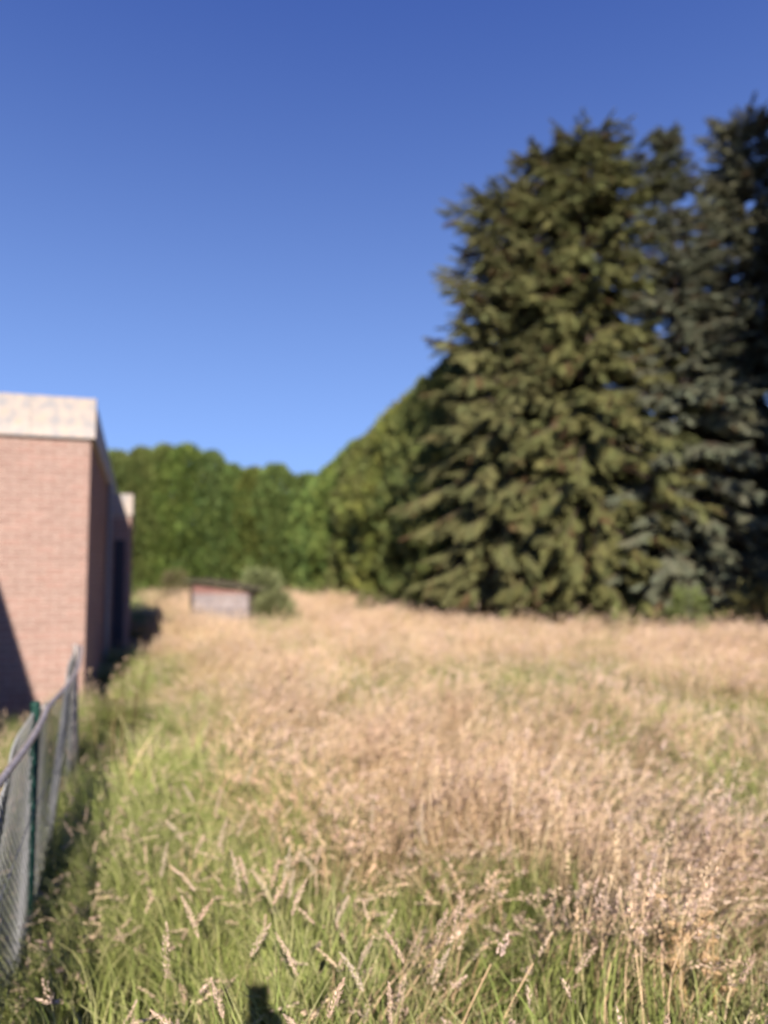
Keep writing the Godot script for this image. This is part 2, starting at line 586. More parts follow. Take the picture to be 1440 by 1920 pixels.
func spruce(at: Vector3, H: float, rad: float, round_: float, tint: Color, label: String, weep: float, base := 0.02, dens := 1.0, gaps := 0.0) -> Node3D:
	var t := thing("spruce_tree", label, "tree", at, 0.0, "tall spruces at the meadow's edge")
	var tr := mb()
	var pts := []
	var rr := []
	for i in 9:
		var u := i / 8.0
		pts.append(Vector3(0.12 * sin(u * 3.0 + at.x), u * H * 0.985 - 0.1 * (1.0 - u), 0.1 * sin(u * 4.0 + at.z)))
		rr.append(lerpf(0.17 + rad * 0.03, 0.012, pow(u, 0.9)))
	tube(tr, pts, rr, 9)
	part("trunk", done(tr), M.bark, t)
	var lim := mb()
	var xf := [[], [], []]
	var cl := [[], [], []]
	var whorls := int(H / 0.21)
	var hole := FastNoiseLite.new()
	hole.seed = int(at.x * 100.0)
	hole.frequency = 0.5
	for w in whorls:
		var u := maxf(base, base + (1.0 - base) * (w + R(-1.2, 1.2)) / whorls)
		if u > 0.985: continue
		var env := rad * (0.68 * pow(1.0 - u, round_) + 0.32 * (1.0 - u)) * (0.5 + 0.5 * sm(0.0, 0.36, u))
		var nb := int((6.0 + 2.0 * (1.0 - u)) * dens)
		var ph := R(0, TAU)
		for k in nb:
			var az := ph + TAU * k / nb + R(-0.25, 0.25)
			var dir := Vector3(cos(az), 0, sin(az))
			var L := env * R(0.66, 1.1) * (1.0 + 0.7 * hole.get_noise_3d(dir.x * 1.5, u * H * 0.6, dir.z * 1.5))
			if gaps > 0.0 and hole.get_noise_3d(dir.x * 2.0, u * H * 1.2, dir.z * 2.0) < -0.42 + gaps * 0.25 and u > 0.3 and u < 0.85: continue
			L = maxf(L, 0.16)
			var o := Vector3(0.12 * sin(u * 3.0 + at.x), u * H, 0.1 * sin(u * 4.0 + at.z))
			var rise := lerpf(-0.05, 0.8, pow(u, 1.8))
			var droop := lerpf(0.55, 0.25, u) * (0.4 + weep)
			var bp := []
			var br := []
			for i in 6:
				var s := i / 5.0
				bp.append(o + dir * L * s + Vector3.UP * L * (rise * s - droop * s * s + 0.32 * droop * pow(s, 4.0)))
				br.append(maxf(0.006, (0.012 + 0.014 * L) * (1.0 - s)))
			tube(lim, bp, br, 4)
			var ns := int(clampf(L * 13.0, 7.0 + 7.0 * u, 34.0))
			for i in ns:
				var s2 := 0.18 + 0.82 * (i + R(0.1, 0.9)) / ns
				var f := s2 * 5.0
				var i0 := mini(int(f), 4)
				var pos: Vector3 = bp[i0].lerp(bp[i0 + 1], f - i0)
				var sd := -1.0 if i % 2 else 1.0
				var fw: Vector3 = (bp[i0 + 1] - bp[i0]).normalized()
				var sideways := fw.cross(Vector3.UP).normalized() * sd
				var mix_ := R(0.2, 1.0) * (1.0 - s2 * 0.55)
				var dr: Vector3 = fw * (1.0 - mix_ * 0.55) + sideways * mix_ + Vector3.DOWN * weep * R(0.0, 1.25) * (1.0 - 0.4 * s2)
				if s2 > 0.93: dr = fw + Vector3.UP * R(0.0, 0.35)
				var v := 2 if (weep > 0.6 and R(0, 1) < 0.4 and s2 < 0.9) else rng.randi() % 2
				var sc := R(0.68, 1.1) * clampf(0.5 + L * 0.3, 0.5, 1.0)
				xf[v].append(aim(pos, dr, R(-0.5, 0.5), sc))
				var tone := R(0.75, 1.25)
				var brown := 1.0 if R(0, 1) > 0.05 else 0.0
				var c := Color(tint.r * tone * R(0.95, 1.1), tint.g * tone, tint.b * tone)
				if brown == 0.0: c = Color(0.14 * tone, 0.09 * tone, 0.05 * tone)
				cl[v].append(c)
	part("limbs", done(lim), M.bark, t)
	for v in 3:
		if xf[v].size(): multi("crown", spruce_a[v], M.spruce, xf[v], cl[v], t)
	return t

func cypress(at: Vector3, H: float, rad: float, tint: Color, label: String, n: int, group: String, called := "hedge_conifer") -> Node3D:
	var t := thing(called, label, "tree", at, 0.0, group)
	var tr := mb()
	tube(tr, [Vector3(0, -0.1, 0), Vector3(0.05, H * 0.4, 0.03), Vector3(0, H * 0.96, 0)], [0.16, 0.1, 0.015], 8)
	part("trunk", done(tr), M.bark, t)
	var lim := mb()
	var xf := [[], []]
	var cl := [[], []]
	var lump := FastNoiseLite.new()
	lump.seed = int(at.x * 37.0 + at.z * 91.0)
	lump.frequency = 0.55
	for i in 70:
		var u := R(0.05, 0.93)
		var az := R(0, TAU)
		var e := rad * pow(1.0 - pow(u, 2.4), 0.75)
		tube(lim, [Vector3(0, u * H - 0.3, 0), Vector3(cos(az), 0, sin(az)) * e * 0.8 + Vector3.UP * (u * H + 0.25)], [0.02, 0.006], 3)
	part("limbs", done(lim), M.bark, t)
	for i in n:
		var u := 0.02 + 0.98 * pow(R(0, 1), 0.95)
		var az := R(0, TAU)
		var dir := Vector3(cos(az), 0, sin(az))
		var e := rad * pow(maxf(1.0 - pow(u, 4.5), 0.0), 0.7) + 0.04
		var lm := 1.0 + 0.5 * lump.get_noise_3d(dir.x * 1.6, u * H * 0.9, dir.z * 1.6)
		var r := e * lm * pow(R(0.25, 1.0), 0.35)
		var pos := dir * r + Vector3.UP * u * H
		var d := dir * R(0.5, 1.0) + Vector3.UP * R(0.15, 0.9 + u) + Vector3(R(-0.5, 0.5), 0, R(-0.5, 0.5))
		var v := rng.randi() % 2
		xf[v].append(aim(pos, d, R(-1.5, 1.5), R(0.5, 0.95)))
		var tone := R(0.7, 1.3)
		cl[v].append(Color(tint.r * tone * R(0.9, 1.15), tint.g * tone, tint.b * tone))
	# the leading shoot and its whips
	var lx0 := R(-0.6, 0.6)
	for i in 40:
		var uu := R(0.0, 1.0)
		xf[i % 2].append(aim(Vector3(lx0 + R(-0.25, 0.25) * (1.0 - uu), H - 0.45 + uu * 0.5, R(-0.25, 0.25) * (1.0 - uu)), Vector3(R(-0.5, 0.5), 1.0, R(-0.5, 0.5)), R(-2, 2), R(0.5, 0.8)))
		cl[i % 2].append(Color(tint.r, tint.g, tint.b))
	for v in 2: multi("crown", cyp_a[v], M.cypress, xf[v], cl[v], t)
	return t

func conifers() -> void:
	for i in 2: spruce_a.append(spruce_spray(R(0.52, 0.6), 0.35))
	spruce_a.append(spruce_spray(0.62, 1.0))
	for i in 2: cyp_a.append(cypress_spray(R(0.46, 0.54)))
	var ol := Color(0.178, 0.186, 0.085)
	spruce(Vector3(3.05, 0, -18.8), 11.2, 2.3, 0.26, ol, "shorter olive spruce on the hedge side of the spruce group with hooked branch tips", 0.9, 0.04, 1.0, 0.5)
	spruce(Vector3(4.0, 0, -19.0), 12.4, 2.3, 0.28, Color(0.17, 0.175, 0.08), "olive spruce crowded between the tallest broad spruce and the hedge-side spruce", 0.9, 0.04, 1.0, 0.5)
	spruce(Vector3(4.85, 0, -18.2), 12.4, 3.05, 0.28, Color(0.17, 0.18, 0.075), "broadest green spruce with a bushy rounded top and weeping twigs", 1.0, 0.04, 1.2, 0.5)
	spruce(Vector3(6.75, 0, -17.5), 12.1, 2.7, 0.8, Color(0.195, 0.215, 0.155), "silvery blue-grey spruce with a slim pointed top", 0.6, 0.04, 1.1, 0.5)
	spruce(Vector3(9.35, 0, -19.2), 13.5, 3.6, 0.5, Color(0.19, 0.2, 0.13), "grey-green spruce with a slim top beyond the blue-grey spruce, mostly in shade", 0.7, 0.03, 1.1, 0.2)
	# trees just out of the frame on the right that shade the last spruce
	spruce(Vector3(11.2, 0, -11.0), 17.0, 4.0, 0.3, ol, "tall spruce standing well forward of the spruce group over the meadow's side", 0.8, 0.02, 1.3)
	spruce(Vector3(12.5, 0, -16.5), 14.5, 3.0, 0.4, ol, "spruce at the far end of the spruce group past the grey-green one", 0.7, 0.02, 1.1)
	# clipped-looking but overgrown hedge along the far end and the right side
	var hc := Color(0.155, 0.2, 0.06)
	var fx := []
	for i in 13:
		var px := -19.5 + i * 1.26
		fx.append([px + R(-0.2, 0.2), 7.75 + 0.35 * sm(-17.0, -12.5, px) - 1.35 * sm(-11.0, -6.5, px) + R(-0.28, 0.22)])
	for i in fx.size():
		var p := Vector3(fx[i][0], 0, -41.5 - 0.25 * absf(sin(i * 2.3)))
		cypress(p, fx[i][1] * R(0.985, 1.02), R(1.55, 1.9), Color(hc.r * R(0.88, 1.12), hc.g * R(0.92, 1.08), hc.b * R(0.8, 1.2)), "bright green cypress in the tall hedge across the far end of the meadow", 4000, "cypresses of the far hedge")
	var rw := [[-3.2, 40.0, 6.5], [-2.65, 38.2, 6.65], [-2.05, 36.4, 6.85], [-1.5, 34.6, 7.0], [-0.95, 32.8, 7.15], [-0.35, 31.0, 7.3], [0.2, 29.3, 7.45], [0.75, 27.6, 7.6], [1.3, 25.9, 7.75], [1.9, 24.2, 7.95], [2.5, 22.5, 7.9]]
	for i in rw.size():
		cypress(Vector3(rw[i][0] + 0.35, 0, -rw[i][1]), rw[i][2] * R(0.98, 1.03), R(1.45, 1.75), Color(hc.r * R(0.9, 1.12), hc.g * R(0.92, 1.08), hc.b * R(0.8, 1.2)), "bright green cypress in the hedge row leading back from the spruces", 4000, "cypresses of the side hedge")
	for p in [[4.4, 22.5, 4.6], [6.1, 22.2, 4.4], [7.8, 22.3, 4.8], [9.6, 22.0, 5.6], [11.4, 21.8, 5.6], [13.2, 21.0, 5.6]]:
		cypress(Vector3(p[0], 0, -p[1]), p[2], 1.35, Color(0.15, 0.18, 0.05), "low hedge conifer behind the spruces", 1500, "low conifers behind the spruces", "low_conifer")

func leaf_mesh() -> ArrayMesh:
	var st := mb()
	for i in 7:
		var t := i / 7.0
		var s := -1.0 if i % 2 else 1.0
		var p := Vector3(0, 0, -t * 0.3)
		var d := Vector3(s * R(0.5, 1.0), R(-0.4, 0.4), -R(0.3, 0.9)).normalized()
		var a := d.cross(Vector3.UP).normalized()
		var tone := R(0.8, 1.2)
		st.set_color(Color(tone, tone, tone * R(0.8, 1.0)))
		var l := R(0.07, 0.12)
		quad(st, p, p + d * l * 0.5 + a * l * 0.22 + Vector3(0, 0.01, 0), p + d * l, p + d * l * 0.5 - a * l * 0.22 + Vector3(0, 0.01, 0))
	tri(st, Vector3(-0.004, 0, 0), Vector3(0.004, 0, 0), Vector3(0, 0, -0.3))
	return done(st)

func shrub(called: String, at: Vector3, H: float, rad: float, tint: Color, n: int, label: String, lm: ArrayMesh, sc := 1.0) -> void:
	var t := thing(called, label, "bush", at)
	var st := mb()
	for i in 9:
		var az := R(0, TAU)
		var e := Vector3(cos(az) * rad * R(0.3, 0.8), H * R(0.6, 0.95), sin(az) * rad * R(0.3, 0.8))
		tube(st, [Vector3(cos(az) * 0.05, -0.05, sin(az) * 0.05), e * 0.5 + Vector3(0, 0.1, 0), e], [0.018, 0.011, 0.004], 5)
	part("stems", done(st), M.bark, t)
	var xf := []
	var cl := []
	for i in n:
		var u := R(0.03, 1.0)
		var az := R(0, TAU)
		var r := rad * pow(maxf(1.0 - u * u, 0.0), 0.5) * pow(R(0.1, 1.0), 0.4) * (1.0 + 0.35 * nz2.get_noise_3d(cos(az) * 3.0 + at.x, u * 4.0, sin(az) * 3.0))
		var d := Vector3(cos(az), R(-0.1, 0.9), sin(az))
		xf.append(aim(Vector3(cos(az) * r, u * H, sin(az) * r), d, R(-1, 1), R(0.7, 1.3) * sc))
		var k := R(0.75, 1.25)
		cl.append(Color(tint.r * k, tint.g * k, tint.b * k))
	multi("foliage", lm, M.leaf, xf, cl, t)

func shrubs() -> void:
	var lm := leaf_mesh()
	shrub("leafy_bush", Vector3(-3.25, 0, -20.6), 1.5, 0.55, Color(0.24, 0.27, 0.14), 800, "grey-green bush leaning against the end of the low shed", lm)
	shrub("leafy_bush", Vector3(-2.75, 0, -19.2), 0.95, 0.45, Color(0.23, 0.25, 0.13), 420, "small grey-green bush in front of the shed-side bush", lm)
	shrub("weed_thicket", Vector3(7.6, 0, -15.6), 1.25, 0.65, Color(0.26, 0.25, 0.11), 520, "dusty olive weed thicket at the foot of the blue-grey spruce", lm, 0.8)
	shrub("weed_thicket", Vector3(5.9, 0, -15.0), 1.15, 0.28, Color(0.2, 0.25, 0.09), 200, "slim green weed clump at the foot of the broadest spruce", lm, 0.8)
	shrub("weed_thicket", Vector3(-0.4, 0, -22.5), 0.9, 0.4, Color(0.14, 0.16, 0.06), 200, "small green weed clump in the straw near the side hedge", lm, 0.8)
	shrub("weed_thicket", Vector3(-8.9, 0, -33.0), 1.5, 0.6, Color(0.2, 0.17, 0.1), 260, "thin brownish weeds past the annex before the far hedge", lm)

# ------------------------------------------------------------------ meadow
func blades(st: SurfaceTool, at: Vector3, n: int, h0: float, h1: float, rad: float, bend: float, wid: float, cols: Array, wind := 0.0) -> void:
	for i in n:
		var az := R(0, TAU)
		var rr := rad * sqrt(R(0, 1))
		var p := at + Vector3(cos(az) * rr, -0.03, sin(az) * rr)
		var la := az + R(-0.9, 0.9)
		var ld := Vector3(cos(la) + wind, 0, sin(la))
		var h := R(h0, h1)
		var bd := h * bend * R(0.3, 1.4)
		var w := Vector3(-sin(la + 0.6), 0, cos(la + 0.6)) * wid * R(0.7, 1.2)
		var c: Color = cols[rng.randi() % cols.size()]
		var k := R(0.82, 1.18)
		st.set_color(Color(c.r * k, c.g * k, c.b * k))
		var prev := p
		var pw := w
		for s in range(1, 4):
			var t := s / 3.0
			var q := p + Vector3.UP * h * (t - 0.25 * bend * t * t * t) + ld * bd * t * t
			var nw := w * (1.0 - t * t)
			if s < 3:
				quad(st, prev - pw, prev + pw, q + nw, q - nw)
			else:
				tri(st, prev - pw, prev + pw, q)
			prev = q
			pw = nw

func head_on(st: SurfaceTool, pts: Array, fat: float, n: int, c: Color, grain: float) -> void:
	for i in n:
		var t := (i + R(0, 1)) / n
		var f := t * (pts.size() - 1)
		var i0 := mini(int(f), pts.size() - 2)
		var q: Vector3 = pts[i0].lerp(pts[i0 + 1], f - i0)
		var d: Vector3 = (pts[i0 + 1] - pts[i0]).normalized()
		var a := d.cross(Vector3(0.3, 0.5, 0.8)).normalized()
		var b := d.cross(a)
		var an := R(0, TAU)
		var o := a * cos(an) + b * sin(an)
		var env := fat * sin(PI * clampf(0.12 + 0.86 * t, 0, 1)) * R(0.35, 1.1)
		var s := q + o * env
		var e := (d * 0.85 + o * 0.45).normalized() * grain * R(0.8, 1.3)
		var w := d.cross(o).normalized() * grain * 0.28
		var k := R(0.84, 1.14)
		st.set_color(Color(c.r * k, c.g * k, c.b * k))
		quad(st, s - e * 0.5, s + w, s + e * 0.5, s - w)

func stalks(st: SurfaceTool, at: Vector3, n: int, h0: float, h1: float, rad: float, cs: Color, ch: Color, hl: float, fat: float, grains: int, spread := 0.9) -> void:
	for i in n:
		var az := R(0, TAU)
		var rr := rad * sqrt(R(0, 1))
		var p := at + Vector3(cos(az) * rr, -0.03, sin(az) * rr)
		var la := R(-spread, spread)
		var ld := Vector3(cos(la), 0, sin(la))
		var h := R(h0, h1)
		var pts := []
		var nod := R(0.15, 0.95)
		for s in 7:
			var t := s / 6.0
			pts.append(p + Vector3.UP * h * (t - 0.34 * nod * pow(t, 4.0)) + ld * h * (0.12 * t + 0.5 * nod * pow(t, 3.0)))
		var k := R(0.82, 1.18)
		st.set_color(Color(cs.r * k, cs.g * k, cs.b * k))
		var w := Vector3(0.0016, 0, 0.0012).rotated(Vector3.UP, R(0, TAU))
		for s in 5:
			quad(st, pts[s] - w, pts[s] + w, pts[s + 1] + w, pts[s + 1] - w)
		var hp := []
		var ln := hl * R(0.6, 1.25)
		var from := 1.0 - ln / h
		for s in 4:
			var f := (from + (1.0 - from) * s / 3.0) * 6.0
			var i0 := mini(int(f), 5)
			hp.append(pts[i0].lerp(pts[i0 + 1], f - i0))
		var kk := R(0.86, 1.12)
		head_on(st, hp, fat * R(0.6, 1.25), grains, Color(ch.r * kk, ch.g * kk * R(0.96, 1.03), ch.b * kk * R(0.92, 1.05)), 0.014)

# how far the grass has dried at a spot, 0 green to 1 straw
func dry_at(x: float, d: float) -> float:
	var lx := across(x, d)
	var n := nz2.get_noise_2d(x * 1.2, d * 1.0)
	var n2 := nz.get_noise_2d(x * 4.0 + 30.0, d * 3.0)
	var near := 0.42 * (1.0 - sm(3.5, 6.5, d))
	var v := sm(0.75 + near, 1.8 + near, lx + 0.6 * n + 0.3 * n2) * sm(2.25, 3.15, d + 0.5 * n - 0.15 * x)
	for g in [[1.3, 9.2, 1.8, 2.0, 1.0], [2.4, 4.9, 0.8, 0.9, 1.0], [3.0, 7.2, 1.5, 1.1, 1.0], [4.4, 9.5, 1.2, 1.0, 0.5], [-0.9, 12.6, 1.5, 1.4, 0.7], [2.6, 13.6, 2.6, 1.0, 0.7], [0.6, 3.7, 0.35, 0.35, 0.6], [1.0, 3.0, 0.4, 0.3, 0.55], [-2.4, 16.5, 1.3, 2.0, 0.5], [1.7, 4.2, 0.3, 0.4, 0.5]]:
		var q := Vector2((x - g[0]) / g[2], (d - g[1]) / g[3]).length_squared()
		v *= 1.0 - g[4] * exp(-q)
	return clampf(v * 1.12 + (0.5 * n2 + 0.3 * n) * sm(2.6, 5.0, d) * sm(0.6, 2.2, lx), 0.0, 1.0)

# a square of meadow turf, 0.6 m wide, of one degree of dryness
func turf(dry: float, weeds := false) -> ArrayMesh:
	var gA := Color(0.19, 0.235, 0.065)
	var gB := Color(0.27, 0.305, 0.1)
	var gC := Color(0.36, 0.36, 0.165)
	var sA := Color(0.58, 0.42, 0.26)
	var sB := Color(0.64, 0.49, 0.32)
	var sC := Color(0.5, 0.35, 0.21)
	var pk := Color(0.69, 0.5, 0.365)
	var st := mb()
	for i in 36:
		var p := Vector3(R(-0.3, 0.3), 0, R(-0.3, 0.3))
		var k := R(0.8, 1.2)
		var pick := R(0, 1)
		if pick < 0.56 * (1.0 - 0.85 * dry):
			match rng.randi() % 3:
				0: blades(st, p, 42, 0.22 * k, 0.5 * k, 0.13, 0.6, 0.0035, [gA, gB, gB, gC])
				1: blades(st, p, 42, 0.25 * k, 0.56 * k, 0.14, 0.5, 0.0032, [gA, gA, gB, gB, gC])
				2: blades(st, p, 34, 0.16 * k, 0.4 * k, 0.12, 0.9, 0.0045, [gA, gB, gB])
		elif pick < 0.56 + 0.08 * (1.0 - dry):
			if R(0, 1) < 0.25 + 0.75 * dry:
				blades(st, p, 36, 0.22 * k, 0.55 * k, 0.15, R(0.5, 1.1), 0.0026, [sA, sB, sC] if dry > 0.7 else [sA, sB, sC, gC], 0.6)
			else:
				blades(st, p, 38, 0.2 * k, 0.5 * k, 0.14, 0.6, 0.0034, [gB, gC, gA])
		elif R(0, 1) < dry:
			match rng.randi() % 4:
				0: stalks(st, p, 12, 0.42 * k, 0.76 * k, 0.16, sA, pk, 0.13, 0.019, 26)
				1: stalks(st, p, 10, 0.42 * k, 0.7 * k, 0.15, sA, Color(0.68, 0.52, 0.42), 0.1, 0.015, 22, 1.6)
				2: stalks(st, p, 12, 0.38 * k, 0.68 * k, 0.17, sB, Color(0.67, 0.51, 0.34), 0.17, 0.021, 26, 1.2)
				3: blades(st, p, 36, 0.3 * k, 0.62 * k, 0.15, 0.8, 0.0022, [sA, sB, sC], 1.0)
		elif R(0, 1) < 0.3 + 0.5 * dry:
			stalks(st, p, 5, 0.38 * k, 0.62 * k, 0.15, gC, Color(0.54, 0.42, 0.31), 0.1, 0.0135, 26, 3.1)
		else:
			blades(st, p, 34, 0.18 * k, 0.45 * k, 0.14, 0.7, 0.0034, [gB, gC, gB])
	return done(st)

func meadow() -> void:
	var kinds := []
	for lv in 5:
		for v in 3: kinds.append(turf(lv * 0.25))
	var X := []
	var C := []
	for i in 15:
		X.append([])
		C.append([])
	# bands by distance: [from, to, patches per square metre, patch size]
	for bnd in [[1.0, 4.0, 4.6, 0.9], [4.0, 8.0, 3.6, 1.0], [8.0, 14.0, 2.5, 1.2], [14.0, 24.0, 1.6, 1.45], [24.0, 41.5, 0.95, 1.8]]:
		var d0: float = bnd[0]
		var d1: float = bnd[1]
		var cell := 1.0 / sqrt(bnd[2])
		var half0 := 0.62 * d1 + 2.0
		for iz in int((d1 - d0) / cell) + 1:
			for ix in int(2.0 * half0 / cell) + 1:
				var d: float = d0 + (iz + R(0.0, 1.0)) * cell
				var x: float = -half0 + (ix + R(0.0, 1.0)) * cell
				if absf(x) > 0.62 * d + 2.0: continue
				var lx := across(x, d)
				var al := along(x, d)
				var sc: float = bnd[3]
				var reach := 0.3 * sc
				if al > -reach and al < 14.2 and lx < reach + (0.42 if al > 5.6 else 0.04): continue
				if lx < -1.5 + reach and al < -2.8 + reach: continue
				if lx < 0.0 and R(0, 1) < 0.35: continue
				if absf(x + 4.0) < 0.8 + reach and d > 19.0 - reach * 0.5 and d < 20.6 + reach: continue
				var hs: float = lerpf(0.42, 1.0, sm(0.35, 1.7, lx + 0.3 * nz2.get_noise_2d(x * 2.0, d * 2.0)))
				if al < -3.5: hs = lerpf(hs, 0.85, 0.6)
				if lx < 0.05: hs = 0.45
				elif lx < 0.55: hs = minf(hs, 0.72 if al < -3.3 else 0.5)
				hs *= 0.95 + 0.45 * nz.get_noise_2d(x * 7.0, d * 7.0)
				var turn := R(-0.6, 0.6) + 3.2 * nz2.get_noise_2d(x * 0.9 + 70.0, d * 0.9)
				if lx < 1.2: turn = R(0, TAU)
				var hy := hs * (0.93 + 0.07 * sc) * R(0.9, 1.1)
				var bs := Basis(Vector3.UP, turn).scaled(Vector3(sc, hy, sc))
				var laid := 0.8 * nz2.get_noise_2d(x * 1.3 + 9.0, d * 1.3)
				var lean := Basis(Vector3(0, 0, 1), -0.1 - laid) * Basis(Vector3(1, 0, 0), 0.9 * nz2.get_noise_2d(x * 1.3, d * 1.3 + 50.0))
				var dry := clampf(dry_at(x, d) + R(-0.12, 0.12), 0.0, 1.0)
				if lx < 0.5: dry = 0.0
				var kd: int = clampi(roundi(dry * 4.0), 0, 4) * 3 + rng.randi() % 3
				var tone := R(0.9, 1.08) * (1.0 + 0.16 * nz.get_noise_2d(x * 6.0 + 90.0, d * 6.0))
				var warm := 1.0 + 0.05 * nz2.get_noise_2d(x + 20.0, d * 0.8)
				X[kd].append(Transform3D(lean * bs, Vector3(x, ground_y(x, d), -d)))
				C[kd].append(Color(minf(tone * warm, 1.2), tone, tone / warm))
	# ranker growth at the end of the fence and along its foot
	for i in 120:
		var al2 := R(-9.0, -0.5)
		var lx2: float = -0.22 + R(-0.08, 0.06) + (0.22 if al2 > -2.8 else 0.0)
		var x2 := CORNER.x + 0.952 * lx2 - 0.306 * al2
		var d2 := -CORNER.z + 0.306 * lx2 + 0.952 * al2
		if d2 < 1.0 or (al2 > -2.8 and R(0, 1) < 0.4): continue
		var kd2 := rng.randi() % 3
		X[kd2].append(Transform3D(Basis(Vector3.UP, R(0, TAU)).scaled(Vector3(0.5, R(0.75, 1.2), 0.5)), Vector3(x2, ground_y(x2, d2), -d2)))
		C[kd2].append(Color(0.85, 0.85, 0.85))
	var total := 0
	for g in [["green_grass", "green meadow grass in the foreground and along the fence", 0, 6], ["drying_grass", "half-dried grass where the green runs into the straw", 6, 9], ["straw_grass", "dry pinkish tan grass gone to seed across the meadow", 9, 15]]:
		var o := Node3D.new()
		o.name = g[0]
		add_child(o)
		tag(o, g[1], "grass", "", "stuff")
		for k in range(g[2], g[3]):
			if X[k].size():
				multi("turf", kinds[k], M.straw if k >= 6 else M.grass, X[k], C[k], o)
				total += X[k].size()
	print("turf patches ", total)

func foreground_stems() -> void:
	# single flowering stems that stand out of the near grass: [x, distance, height, lean, head length]
	var sp := [[-0.55, 2.5, 0.62, -0.5, 0.13], [-0.22, 2.28, 0.6, -0.6, 0.12], [-0.03, 2.18, 0.58, -0.65, 0.11], [0.09, 2.25, 0.6, -0.6, 0.1], [0.13, 2.3, 0.63, 0.35, 0.11], [-0.17, 2.05, 0.52, -0.7, 0.09], [-0.5, 2.12, 0.52, -0.9, 0.09], [-0.56, 2.02, 0.5, -0.8, 0.09], [-0.32, 2.55, 0.62, 0.45, 0.11], [-0.48, 2.7, 0.64, -0.3, 0.13], [-0.36, 2.75, 0.63, 0.2, 0.12], [-0.8, 3.3, 0.62, -0.7, 0.11], [-0.66, 3.1, 0.64, 0.3, 0.1], [-0.62, 2.85, 0.62, -0.9, 0.11], [-0.15, 1.98, 0.48, 0.9, 0.1], [0.52, 2.3, 0.55, 0.8, 0.09], [0.98, 2.22, 0.55, 0.5, 0.09], [0.85, 2.45, 0.56, -0.9, 0.1], [-0.9, 3.9, 0.6, -0.6, 0.1], [-0.75, 4.2, 0.62, 0.4, 0.11], [0.2, 2.45, 0.62, 0.3, 0.13], [-0.42, 2.3, 0.6, 0.6, 0.1]]
	for i in 26:
		var dd := R(2.0, 4.2)
		sp.append([R(-0.36 * dd + 0.1, 0.12 * dd), dd, R(0.48, 0.62), R(-0.9, 0.7), R(0.08, 0.13)])
	for i in sp.size():
		var s: Array = sp[i]
		var t := thing("grass_stem", "pale pinkish seed head nodding on a thin stem above the green grass", "grass stem", Vector3(s[0] - s[3] * 0.09, ground_y(s[0], s[1]), -s[1]), 0.0, "flowering stems over the foreground grass")
		var pts := []
		var h: float = s[2] * 1.04
		for k in 11:
			var u := k / 10.0
			pts.append(Vector3(s[3] * h * (0.1 * u + 0.28 * pow(u, 3.0)), h * (u - 0.16 * absf(s[3]) * pow(u, 4.0)) - 0.03 * (1.0 - u), 0.04 * sin(u * 2.0 + i)))
		var st := mb()
		st.set_color(Color(0.34, 0.31, 0.14))
		var rad := []
		for k in 11: rad.append(lerpf(0.0018, 0.0009, k / 10.0))
		tube(st, pts, rad, 4)
		part("stem", done(st), M.straw, t)
		var hp := []
		var from: float = 1.0 - s[4] * 1.15 / h
		for k in 5:
			var f := (from + (1.0 - from) * k / 4.0) * 10.0
			var i0 := mini(int(f), 9)
			hp.append(pts[i0].lerp(pts[i0 + 1], f - i0))
		var st2 := mb()
		head_on(st2, hp, R(0.01, 0.015), 130, Color(0.6 * R(0.9, 1.05), 0.46, 0.36), 0.009)
		part("seed_head", done(st2), M.straw, t)
	# one tall bleached tuft standing upright among the pinkish grass
	var tk := thing("bleached_tuft", "upright golden bleached tuft of dead stems rising from the pinkish grass", "tuft", Vector3(1.02, 0, -2.55))
	for k in 14:
		var st3 := mb()
		var tn := R(0.8, 1.1)
		st3.set_color(Color(0.6 * tn, 0.42 * tn, 0.2 * tn))
		var a := R(-0.05, 0.05)
		var top := Vector3(a * 1.5 - 0.04 + R(-0.05, 0.03), R(0.34, 0.6), R(-0.09, 0.09))
		tube(st3, [Vector3(a * 0.4, -0.03, R(-0.02, 0.02)), top * 0.6 + Vector3(0.035 * signf(a), 0.03, 0), top + Vector3(a * 1.2, -0.03, 0)], [0.0018, 0.0015, 0.0008], 4)
		var stem := part("stalk", done(st3), M.straw, tk)
		var st4 := mb()
		head_on(st4, [top * 0.8 + Vector3(0, 0.03, 0), top * 0.93, top + Vector3(a * 1.2, -0.03, 0)], 0.015, 60, Color(0.62, 0.44, 0.26), 0.012)
		part("seed_head", done(st4), M.straw, stem)
	# weeds with round fluffy heads at the end of the fence
	for w in 5:
		var lx := 0.3 + w * 0.07
		var al := -3.4 + w * 0.5
		var x := CORNER.x + 0.952 * lx - 0.306 * al
		var d := -CORNER.z + 0.306 * lx + 0.952 * al
		var th := thing("thistle", "brown weed with round fluffy seed heads at the end of the fence", "weed", Vector3(x, ground_y(x, d), -d), 0.0, "weeds at the end of the fence")
		for k in 4:
			var st5 := mb()
			st5.set_color(Color(0.16, 0.13, 0.06))
			var e := Vector3(R(-0.14, 0.14), R(0.62, 0.98), R(-0.14, 0.14))
			tube(st5, [Vector3(0, -0.03, 0), Vector3(e.x * 0.3, e.y * 0.55, e.z * 0.3), e], [0.005, 0.004, 0.002], 4)
			var sm_ := part("stem", done(st5), M.straw, th)
			var st6 := mb()
			for q in 90:
				var o := Vector3(rng.randfn(), rng.randfn(), rng.randfn()).normalized()
				var aa := o.cross(Vector3(0.2, 0.9, 0.4)).normalized() * 0.0022
				var tn := R(0.7, 1.2)
				st6.set_color(Color(0.42 * tn, 0.31 * tn, 0.22 * tn))
				tri(st6, e - aa, e + aa, e + o * R(0.012, 0.02))
			part("seed_head", done(st6), M.straw, sm_)

